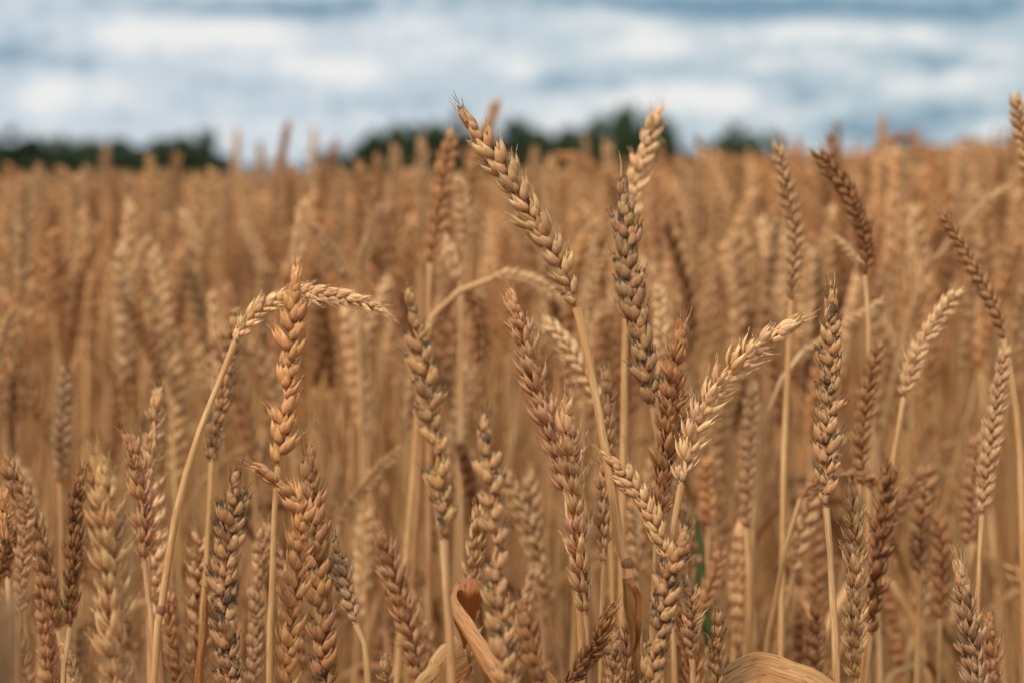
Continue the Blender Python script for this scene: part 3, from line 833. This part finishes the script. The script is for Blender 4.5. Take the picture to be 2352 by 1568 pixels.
# broad dry leaf folded over at the bottom right
h = find('short pointed wheat ear poking up beside'); bp = h[3][3]
k3 = [at(1560, 1650, .90), at(1625, 1605, .90), at(1690, 1566, .902), at(1728, 1546, .905)]
k4 = [at(1748, 1541, .908), at(1800, 1556, .908), at(1872, 1582, .906), at(1960, 1640, .905)]
add_leaf(h[0], bp, None, k3 + k4, [.006, .010, .0145, .0150, .0148, .0150, .014, .010], V(.10, .55, .80), 'leaf', LEAF, .10, 0, (1.06, .98, .86, 1), na=9)
h = find('blurred orange-brown wheat ear below'); bp = h[3][3]
add_leaf(h[0], bp, None, [at(1632, 1480, 1.2), at(1622, 1400, 1.2), at(1611, 1290, 1.2), at(1600, 1180, 1.2)], [.006, .0068, .0062, .001], V(1, .2, 0), 'leaf', GREEN, .2, .3)
h = find('lone upright ear', ) if False else find('straight upright wheat stalk'); bp = h[3][3]
add_leaf(h[0], bp, None, [at(1918, 1620, .92), at(1912, 1580, .918), at(1906, 1545, .915)], [.004, .003, .0008], V(1, .2, 0), 'leaf', LEAF, .3, .2)
# long bristles at the tips
def bristle(h, p0, p1, depth):
    c = spline([at(*p0, depth), at((p0[0] + p1[0]) / 2 + 3, (p0[1] + p1[1]) / 2, depth), at(*p1, depth)], 12)
    e = Vector(h[3][3]) + h[2].location
    mb = MB(); mb.add(*tube(c - np.array(e), np.linspace(.00035, .00007, 12), 5, .3))
    o = obj('awn', mb.mesh('awn', STRAW), h[2]); o.color = (1.1, 1.1, 1, 1)
hh = find('reaching into the sky at the centre'); bristle(hh, (1046, 252), (1029, 230), .92); bristle(hh, (1092, 300), (1082, 272), .92)
hh = find('straight upright wheat stalk'); bristle(hh, (1908, 655), (1902, 640), .92); bristle(hh, (1914, 665), (1915, 622), .92)
hh = find('shaggy ear leans far right'); bristle(hh, (1838, 735), (1886, 708), .93); bristle(hh, (1835, 742), (1868, 735), .93)
hh = find('dark-speckled upright'); bristle(hh, (1426, 405), (1421, 345), .97)
hh = find('pinkish wheat stalk with open'); bristle(hh, (1160, 700), (1146, 668), .96)
hh = find('rusty brown wheat'); bristle(hh, (1575, 740), (1588, 705), .96)
hh = find('grey mouldy wheat'); bristle(hh, (2206, 1300), (2204, 1258), .90)
hh = find('short pointed wheat ear'); bristle(hh, (1647, 1425), (1645, 1392), .90); bristle(hh, (1635, 1480), (1618, 1450), .90)
hh = find('orange-tinged ear crossing'); bristle(hh, (674, 640), (668, 612), .92); bristle(hh, (688, 635), (692, 606), .92)

# ------------------------------------------------------------------ repeats: stalks of the blurred field behind
KINDS = []          # local shapes: straight, leaning, nodding
def proto(kind, lean, nod, seed):
    """one stalk of unit build, base at the origin, tip about 0.86 m up; leans along +x"""
    r = np.random.default_rng(seed)
    Ht = 0.77
    pts = [V(0, 0, 0), V(.01, 0, .25), V(.02 + lean * .25, r.normal(0, .01), .5), V(.03 + lean * .7, r.normal(0, .01), Ht)]
    top = pts[-1]; d = nrm(V(lean * .9, 0, 1)); e = [top]
    for i in range(5):
        a = nod * (i + 1) / 5
        dd = nrm(V(d[0] * math.cos(a) + d[2] * math.sin(a), 0.02 * r.standard_normal(), d[2] * math.cos(a) - d[0] * math.sin(a)))
        e.append(e[-1] + dd * 0.0175)
    stem = spline(pts, 16)
    curve = spline(e, 30)
    return stem, curve
SHAPES = [(0.0, 0.1), (0.04, 0.2), (-0.02, -.15), (0.08, 0.3), (0.02, .45), (0.10, 0.5), (0.03, 1.7), (0.0, 0.2), (0.13, .35), (0.01, .05)]
PROTO = []
for i, (ln, nd) in enumerate(SHAPES):
    stem, curve = proto(i, ln, nd, 50 + i)
    r = np.random.default_rng(70 + i)
    mbs = MB(); mbs.add(*tube(stem, 0.0013, 5, r.random()))
    mbe = MB()
    fr = ear_frames(curve, 0, 18 + i % 4, r.uniform(0, 3.1), eye=V(0, -3, .9))
    add_ear(mbe, fr, curve[0] * 0, 1.0, r, MID, MID_TIP)
    mbl = MB()
    for q in range(2):
        z0 = r.uniform(.3, .6); a = r.uniform(0, 6.28); dx = V(math.cos(a), math.sin(a), 0)
        b = V(.02, 0, z0)
        c = spline([b, b + dx * .03 + V(0, 0, .07), b + dx * .08 + V(0, 0, .08), b + dx * .12 + V(0, 0, .0), b + dx * .13 - V(0, 0, .1)], 14)
        mbl.add(*ribbon(c, np.interp(np.linspace(0, 1, 14), [0, .3, 1], [.005, .008, .001]), nrm(np.cross(dx, V(0, 0, 1))), .2, r.random(), 3, r.normal(0, 1.5)))
    PROTO.append((mbs.mesh('stem', STRAW), mbe.mesh('ear', HUSK), mbl.mesh('leaf', LEAF), curve[-1].copy(), stem, curve, ln, nd))

def drop(x, y):
    """how far below the eye the tops stand: the crop rises away from the eye and to the right"""
    sx = x / max(y, .1) / .222
    far = float(np.interp(y, [1.1, 1.4, 1.8, 2.5, 4.0, 9, 20, 60], [.066, .045, .021, .008, .002, .003, .012, .03]))
    rt = float(np.interp(y, [1.2, 2.5, 5, 30], [.012, .036, .075, .42]))
    return far - rt * float(np.clip(sx, -.25, 1.2)) + 0.006 * math.sin(x * 1.7 + y * .9)

TN = ['tan'] * 7 + ['straw'] * 4 + ['brown'] * 5 + ['pinkish'] * 3 + ['reddish'] + ['pale'] * 5 + ['grey'] + ['dark'] * 3 + ['orange']
cand = []
DENS = 520
r = np.random.default_rng(11)
def sample(y0, y1, dens, spread, margin):
    out = []
    y = r.uniform(y0, y1, int(dens * (y1 - y0) * (y1 * spread + margin) * 2))
    x = r.uniform(-(y1 * spread + margin), (y1 * spread + margin), len(y))
    k = np.abs(x) < y * spread + margin
    return list(zip(x[k], y[k]))
near = sample(1.40, 2.6, DENS, .30, .35)
near = [p for p in near if p[1] >= 1.42] + sample(1.02, 1.42, 170, .26, .05)
near.sort(key=lambda p: p[1])
n_ind = 0; LOWLIST = []
singles = []
MAXS = 300 - len(hand) - 39 - 1
for (x, y) in near:
    kq = int(r.integers(len(PROTO)))
    if kq == 6 and (y < 2.1 or r.random() < .6): kq = 0
    flip = r.random() < .5
    dr = drop(x, y) + abs(r.normal(0, .042 if y < 1.7 else .032)) + (.02 if y < 1.5 else -.006)
    if y < 1.42 and dr < .2: dr = r.uniform(.14, .235) * y / 1.25
    if y > 1.65 and r.random() < .28: dr -= r.uniform(.005, .045)
    inview = abs(x) < .232 * y
    if inview and len(singles) < MAXS:
        singles.append((x, y, kq, flip, dr))
    else:
        LOWLIST.append((x, y, kq, flip, dr, 1))
for i, (x, y, kq, flip, dr) in enumerate(singles):
    ms, me_, ml, tip, stem, curve, ln, nd = PROTO[kq]
    topz = max(curve[:, 2])
    s = (CZ - dr) / topz
    root = bpy.data.objects.new('wheat_stalk', None); root.empty_display_size = .02
    col.objects.link(root)
    a = r.normal(0, .5) + (math.pi if flip else 0)
    root.location = (x, y, 0); root.rotation_euler = (r.normal(0, .035), r.normal(0, .035), a)
    root.scale = (1, 1, s)
    tone = TN[int(r.integers(len(TN)))]
    t4 = TONES[tone]; v = r.normal(1, .08)
    for nm, me, cl in (('stem', ms, (lambda b: (b, b * r.uniform(.93, 1.05), b * r.uniform(.9, 1.12), 1))(v * r.uniform(.6, 1.22))), ('ear', me_, (t4[0] * v, t4[1] * v, t4[2] * v, t4[3])), ('leaf', ml, (.85 * v, .75 * v, .65 * v, 1))):
        o = obj(nm, me, root); o.color = cl
    singles[i] = (root, tone, (-1 if flip else 1) * (ln + nd * .1), curve[-1], x, y, s, a)

# blurred ears that break the line between field and trees
SKY = [(90,372,6,2.3),(200,378,-6,2.4),(262,380,10,2.2),(382,384,-4,2.2),(560,392,8,2.4),(665,384,6,2.0),(785,378,-8,2.2),(1020,352,8,2.0),(22,420,0,1.9),(58,396,-8,1.65),(118,452,10,1.9),(172,402,6,1.9),(218,418,-10,2.3),(292,392,8,2.1),(345,352,4,2.2),(408,346,-14,2.3),(452,398,6,2.0),(488,380,10,2.1),(520,400,-6,2.4),
       (634,385,-8,2.2),(700,400,6,2.3),(742,372,-16,2.1),(822,362,8,1.95),(868,352,4,2.0),(908,330,-6,2.1),(968,312,4,1.9),(1172,352,10,2.0),(1232,336,-22,2.2),(1268,362,-10,1.9),(1395,322,6,2.1),
       (1560,352,12,2.2),(1602,346,-8,2.1),(1648,340,-20,2.2),(1700,352,-14,2.0),(1752,346,6,2.4),(2072,336,6,2.2),(2210,342,8,2.1),(2256,336,-6,2.3),(2300,342,4,2.0)]
for i, (px, py, dx, d) in enumerate(SKY):
    Lp = 500 / d; tone = TN[int(r.integers(16))]
    root, so, eo, info = make_stalk([(px + dx, py + Lp), (px + dx * .6, py + Lp * .5), (px, py)], [(px + dx * 1.1, py + Lp * 1.6)], .0142 * F / d, d, tone, 30, 'x', False, 5000 + i, stem_px=15 / d)
    del root['group']
    e = at(px, py, d); singles.append((root, tone, 0, V((dx and -dx * d / F * 2.2), 0, e[2]), e[0] + dx * d / F * 2.2, e[1], 1.0, 0.0))

# ---- labels: which stalk, told by the nearest stalk one can name
def proj(p):
    d = np.array(p) - V(0, 0, CZ); c, s_ = math.cos(PITCH), math.sin(PITCH)
    dep = d[1] * c - d[2] * s_; up = d[1] * s_ + d[2] * c
    return 1176 + F * d[0] / dep, 784 - F * up / dep
LM = [('the tall leaning ear in the sky', 1150, 430), ('the orange-tinged ear', 665, 800), ('the lone upright ear', 1905, 850), ('the shaggy ear leaning right', 1720, 812),
      ('the dark-speckled ear', 1445, 640), ('the blond ear in the sky', 1495, 320), ('the arched ear', 720, 680), ('the curved stem of the arched ear', 440, 1050),
      ('the pale arch', 1150, 640), ('the bulky centre ear', 1320, 1150), ('the big blurred ear on the left', 250, 1250), ('the dark brown ear on the left', 172, 1230),
      ('the long near ear left of centre', 980, 900), ('the long near ear beside the curled leaf', 1130, 1180), ('the brown ear beside the kinked one', 725, 1250),
      ('the tan stalk above the field', 1805, 450), ('the dark left-leaning right stalk', 1945, 450), ('the long thin brown ear', 2240, 630),
      ('the blunt blond ear on the right', 2130, 780), ('the grey mouldy corner ear', 2220, 1450), ('the ragged-tipped ear on the left', 356, 960), ('the trees on the left', 250, 380),
      ('the ear cut by the left edge', 10, 1200), ('the bright stub ear on the right', 2098, 560), ('the upright ear with spread husks', 1963, 1300), ('the upright tan right-edge ear', 2290, 930),
      ('the dark left-leaning left-field ear', 330, 760), ('the small bright left-field tip', 430, 520), ('the five sky tips', 660, 340)]
TW = {'tan': 'tan', 'straw': 'straw-yellow', 'brown': 'brown', 'pinkish': 'pinkish', 'reddish': 'reddish', 'pale': 'pale', 'grey': 'greyish', 'dark': 'dark', 'orange': 'orange-brown', 'mouldy': 'speckled', 'sooty': 'sooty'}
book = {}
for (root, tone, lean, tip, x, y, s, a) in singles:
    wx = x + tip[0] * math.cos(a); wy = y + tip[0] * math.sin(a)
    px, py = proj((wx, wy, tip[2] * s))
    nm, lx, ly = min(LM, key=lambda l: (l[1] - px) ** 2 + ((l[2] - py) * .8) ** 2)
    dx, dy = px - lx, py - ly
    rel = 'above' if dy < -60 else 'below' if dy > 60 else ''
    side = 'left' if dx < -25 else 'right' if dx > 25 else ''
    where = ('%s %s of ' % (rel, side) if rel and side else rel + ' ' if rel else side + ' of ' if side else 'straight behind ') + nm
    vis = math.sin(0) + (wx - x) / .1
    ln_ = 'left-leaning' if wx - x < -.045 else 'right-leaning' if wx - x > .045 else 'upright'
    key = (TW[tone], ln_, where)
    book.setdefault(key, []).append((abs(dx) + abs(dy), root))
ORD = ['', 'second ', 'third ', 'fourth ', 'fifth ', 'sixth ', 'seventh ']
for (tw, ln_, where), rs in book.items():
    rs.sort(key=lambda q: q[0])
    for i, (_, root) in enumerate(rs):
        tag(root, '%sblurred %s %s wheat %s' % (ORD[min(i, 6)], tw, ln_, where), 'wheat', 'blurred wheat stalks of the field behind')

# ------------------------------------------------------------------ the rest of the field: nobody could count it
field = MB()
def tint_of(rr):
    t = TONES[TN[int(rr.integers(len(TN)))]]; v = rr.normal(1, .09)
    return (t[0] * v, t[1] * v, t[2] * v, 1)

def low_stalk(kq, res):
    """verts, faces of a stalk at one of three finenesses"""
    ms, me_, ml, tip, stem, curve, ln, nd = PROTO[kq]
    rr = np.random.default_rng(kq * 7 + res)
    mb = MB()
    if res == 1:
        mb.add(*tube(stem[::3], .0014, 3, .5))
        n = 16
        fr = ear_frames(curve, 0, n, rr.uniform(0, 3), eye=V(0, -3, .9))
        add_ear(mb, fr, curve[0] * 0, 1.05, rr, LOW, LOW)
    elif res == 2:
        mb.add(*tube(stem[::5], .0016, 3, .5))
        for k, q in enumerate(np.linspace(1, 28, 8).astype(int)):
            c = curve[q]; t = nrm(curve[min(q + 1, 29)] - curve[q - 1]); sdd = V(0, 1, 0) if k % 2 else nrm(np.cross(t, V(0, 1, 0)))
            cc = np.array([c - t * .005, c + sdd * .002, c + t * .011 + sdd * .003])
            mb.add(*tube(cc, np.array([.002, .0052, .0004]), 4, rr.random()))
    else:
        mb.add(*tube(stem[[0, 8, 15]], .0018, 3, .5))
        cc = curve[[0, 7, 15, 23, 29]]
        mb.add(*tube(cc, np.array([.002, .0065, .007, .006, .0006]), 4, rr.random()))
    F3 = np.vstack(mb.f3) if mb.f3 else np.zeros((0, 3), int)
    return np.vstack(mb.v), np.vstack(mb.f4), np.vstack(mb.a), max(curve[:, 2])
LOWP = {(k, res): low_stalk(k, res) for k in range(len(PROTO)) for res in (1, 2, 3)}

def scatter(name, places, mat_split=True):
    vs, fs, as_, ts = [], [], [], []; n = 0
    for (x, y, kq, flip, dr, res) in places:
        v, f, a, top = LOWP[(kq, res)]
        s = max(.3, (CZ - dr)) / top
        ang = r.normal(0, .6) + (math.pi if flip else 0)
        c, q = math.cos(ang), math.sin(ang)
        tx, ty = r.normal(0, .035, 2)
        z = v[:, 2] * s
        X = v[:, 0] * c - v[:, 1] * q + z * tx + x
        Y = v[:, 0] * q + v[:, 1] * c + z * ty + y
        vs.append(np.stack([X, Y, z], 1).astype(np.float32)); fs.append(f + n)
        a = a.copy(); a[:, 2] = (a[:, 2] + r.random()) % 1
        as_.append(a); ts.append(np.tile(np.array(tint_of(r)) * (1, .86, .74)[res - 1], (len(v), 1))); n += len(v)  # coarser far stalks tinted darker, standing in for their missing self-shadowing
    mb = MB(); mb.v = vs; mb.f4 = fs; mb.a = as_; mb.t = ts
    o = obj(name, mb.mesh(name, HUSK))
    return o

def more(y0, y1, dens, res, spread=.30, margin=.4, amp=.045):
    for (x, y) in sample(y0, y1, dens, spread, margin):
        LOWLIST.append((x, y, int(r.integers(len(PROTO))), r.random() < .5, drop(x, y) + abs(r.normal(0, amp)) - (r.uniform(.01, .04) if r.random() < .12 and y < 3.6 else 0), res))
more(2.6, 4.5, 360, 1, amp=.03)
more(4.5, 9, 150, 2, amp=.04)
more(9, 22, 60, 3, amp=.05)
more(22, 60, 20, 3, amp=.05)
# the crop either side of the frame and just in front, for a step to the side
for (x, y) in sample(.55, 1.2, 300, .0, .75):
    if abs(x) > .245 * y + .19:
        LOWLIST.append((x, y, int(r.integers(len(PROTO))), r.random() < .5, drop(x, y) + .02 + abs(r.normal(0, .05)), 1))
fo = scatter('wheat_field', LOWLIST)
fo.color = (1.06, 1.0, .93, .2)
tag(fo, 'dense mass of ripe tan wheat stretching away to the trees', 'wheat', kind='stuff')

# dry lower leaves and broken straw between the stems
lit = MB()
for (x, y) in sample(1.35, 3.2, 300, .28, .2):
    for q in range(1):
        z0 = r.uniform(.25, .72); a = r.uniform(0, 6.28); dx = V(math.cos(a), math.sin(a), 0); L = r.uniform(.05, .15)
        b = V(x, y, z0)
        c = spline([b, b + dx * L * .3 + V(0, 0, .05), b + dx * L * .7 + V(0, 0, .03), b + dx * L * 1.0 - V(0, 0, .07)], 8)
        lit.add(*ribbon(c, np.interp(np.linspace(0, 1, 8), [0, .3, 1], [.004, .007, .001]), nrm(np.cross(dx, V(0, 0, 1))), .2, r.random(), 3, r.normal(0, 2)), tint_of(r))
lo = obj('dry_leaves', lit.mesh('dry_leaves', LEAF))
tag(lo, 'tangle of dry brown wheat leaves low between the stems', 'leaves', kind='stuff')

# far crop surface, beyond where single ears can be told
mb = MB()
ys = np.r_[np.linspace(18, 60, 60), np.geomspace(62, 385, 50)]
us = np.linspace(-.6, .6, 140)
gx = ys[:, None] * us[None, :]; gy = np.repeat(ys[:, None], len(us), 1)
gz = CZ - .17 + .30 * np.clip(gx / gy / .222, -.25, 1.2) + r.normal(0, .022, gx.shape) - np.clip((22 - gy) / 4, 0, 1) * .15
vv = np.stack([gx.ravel(), gy.ravel(), gz.ravel()], 1)
mb.add(vv, gf(len(ys), len(us), False), np.full((len(vv), 4), .5))
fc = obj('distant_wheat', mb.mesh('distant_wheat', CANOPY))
tag(fc, 'far ripe wheat closing into one tan surface under the trees', 'wheat', kind='stuff')

# ------------------------------------------------------------------ trees along the far edge of the field
def tree_meshes(seed, flat):
    r = np.random.default_rng(seed)
    mt = MB()
    trunk = spline([V(0, 0, 0), V(.1, 0, 1.2), V(0, .1, 2.6), V(.1, 0, 4.2)], 10)
    mt.add(*tube(trunk, np.linspace(.28, .07, 10), 7))
    clumps = []
    for i in range(9):
        a = i * 2.4 + r.normal(0, .3); z0 = r.uniform(1.0, 3.2)
        e = V(math.cos(a) * r.uniform(1.3, 2.5), math.sin(a) * r.uniform(1.3, 2.5), z0 + r.uniform(.6, 2.2) * flat)
        p0 = V(.05, 0, z0)
        mt.add(*tube(spline([p0, (p0 + e) / 2 + V(0, 0, .3), e], 6), np.linspace(.1, .025, 6), 5))
        clumps.append(e)
    for i in range(22):
        a = r.uniform(0, 6.28); rr = 2.7 * math.sqrt(r.random()); h_ = r.uniform(.3, 1)
        clumps.append(V(math.cos(a) * rr, math.sin(a) * rr, .7 + h_ * (4.6 * math.sqrt(max(.05, 1 - (rr / 3.1) ** 2))) * flat))
    for i in range(16):
        a = i * 2.4; clumps.append(V(math.cos(a) * r.uniform(.8, 2.0), math.sin(a) * r.uniform(.8, 2.0), r.uniform(.3, 1.4)))
    mc = MB()
    for c in clumps:
        n = 75; R_ = r.uniform(.6, 1.05)
        d = r.normal(size=(n, 3)); d /= np.linalg.norm(d, axis=1)[:, None]
        p = c + d * R_ * r.uniform(.35, 1, (n, 1)) * V(1, 1, .8)
        u1 = r.normal(size=(n, 3)); u1 /= np.linalg.norm(u1, axis=1)[:, None]
        u2 = np.cross(u1, d); u2 /= np.linalg.norm(u2, axis=1)[:, None] + 1e-9
        s_ = r.uniform(.22, .36, (n, 1))
        q = np.stack([p - u1 * s_, p - u2 * s_ * .6, p + u1 * s_, p + u2 * s_ * .6], 1).reshape(-1, 3)
        mc.add(q, np.arange(4 * n).reshape(n, 4), np.full((4 * n, 4), .5))
    return mt.mesh('trunk', BARK), mc.mesh('crown', CROWN, False)
TREES = [tree_meshes(200 + i, f) for i, f in enumerate((.85, 1.0, .75, 1.15))]
# where it stands, how high it shows, how far; words
TR = [(-90,324,70,'broad dark tree just beyond the left edge of the view'),(-20,322,66,'dark tree at the left edge, lowest of the left clump'),(50,316,64,'rounded dark tree, second in the left clump'),(120,322,60,'dark tree in the middle of the left clump'),
      (190,330,56,'low dark tree right of the middle of the left clump'),(255,328,58,'dark tree behind the slanted tan ear on the left'),(320,336,52,'lowest tree of the left clump, left of the round one'),
      (380,326,56,'dark tree beside the round one that ends the left clump'),(440,315,66,'round dark tree ending the left clump, beside the open sky'),
      (497,356,30,'small low tree at the open-sky end of the left clump'),(765,356,70,'lowest dark bush before the centre clump, behind the sky tips'),(815,345,60,'low dark tree beginning the centre clump behind blurred ears'),(890,304,78,'dark tree at the left of the centre clump'),(960,300,76,'dark green tree second in the centre clump'),(1035,288,84,'tallest tree of the centre clump behind the tall leaning tip'),
      (1100,306,74,'dark tree behind the tall leaning ear'),(1200,294,80,'dark tree just right of the tall leaning ear'),(1262,318,60,'small tree in the dip right of the tall leaning ear'),
      (1335,298,84,'dark tree left of the dark-speckled ear'),(1405,290,86,'dark tree behind the dark-speckled ear'),(1482,270,92,'tallest dark tree, behind the blond ear in the sky'),
      (1548,338,56,'low tree right of the blond ear in the sky'),(1668,310,70,'left tree of the dark pair on the right'),(1728,312,70,'right tree of the dark pair beside the tan stalk'),
      (2090,332,60,'small hazy tree right of the faint sky tips'),(2262,338,56,'low dark tree near the right edge'),(2330,322,66,'dark tree at the right edge behind the tall ear'),(2420,326,66,'dark tree just beyond the right edge')]
for i, (px, top, wd, lb) in enumerate(TR):
    mt, mc = TREES[i % 4]
    D = 400.0 + (i * 37) % 60
    x = (px - 1176) / F * D
    zt = CZ + (HOR - top) / F * D
    flat = (.85, 1.0, .75, 1.15)[i % 4]
    hgt = np.quantile([v.co.z for v in mc.vertices], .96)
    sz = (zt - .35) / hgt
    sx = (wd + 75) / F * D / 6.6
    root = bpy.data.objects.new('tree', None); col.objects.link(root)
    root.location = (x, D, 0); root.scale = (sx, sx, sz); root.rotation_euler = (0, 0, i * 1.3)
    tag(root, lb, 'tree', 'trees along the far edge of the field')
    obj('trunk', mt, root); obj('crown', mc, root)
# low hedge in the gap
r2 = np.random.default_rng(5)
mb = MB()
n = 9000
hx = r2.uniform(-60, 100, n); hy = 470 + r2.uniform(-1, 1, n)
top = 2.5 + .35 * np.sin(hx * .35) + .25 * np.sin(hx * 1.1)
hz = r2.uniform(0, 1, n) ** .7 * top
p = np.stack([hx, hy, hz], 1); d1 = r2.normal(size=(n, 3)) * .22; d2 = r2.normal(size=(n, 3)) * .16
q = np.stack([p - d1, p - d2, p + d1, p + d2], 1).reshape(-1, 3)
mb.add(q, np.arange(4 * n).reshape(n, 4), np.full((4 * n, 4), .5))
ho = obj('hedge', mb.mesh('hedge', CROWN, False))
tag(ho, 'low dark hedge along the horizon between the tree clumps', 'hedge')
print('objects', len(bpy.data.objects), 'hand', len(hand), 'singles', len(singles), 'stuff', len(LOWLIST))

for o in bpy.data.objects:
    if 'label' in o and not 4 <= len(o['label'].replace(',', ' ').split()) <= 16: print('LONG', len(o['label'].split()), o['label'])
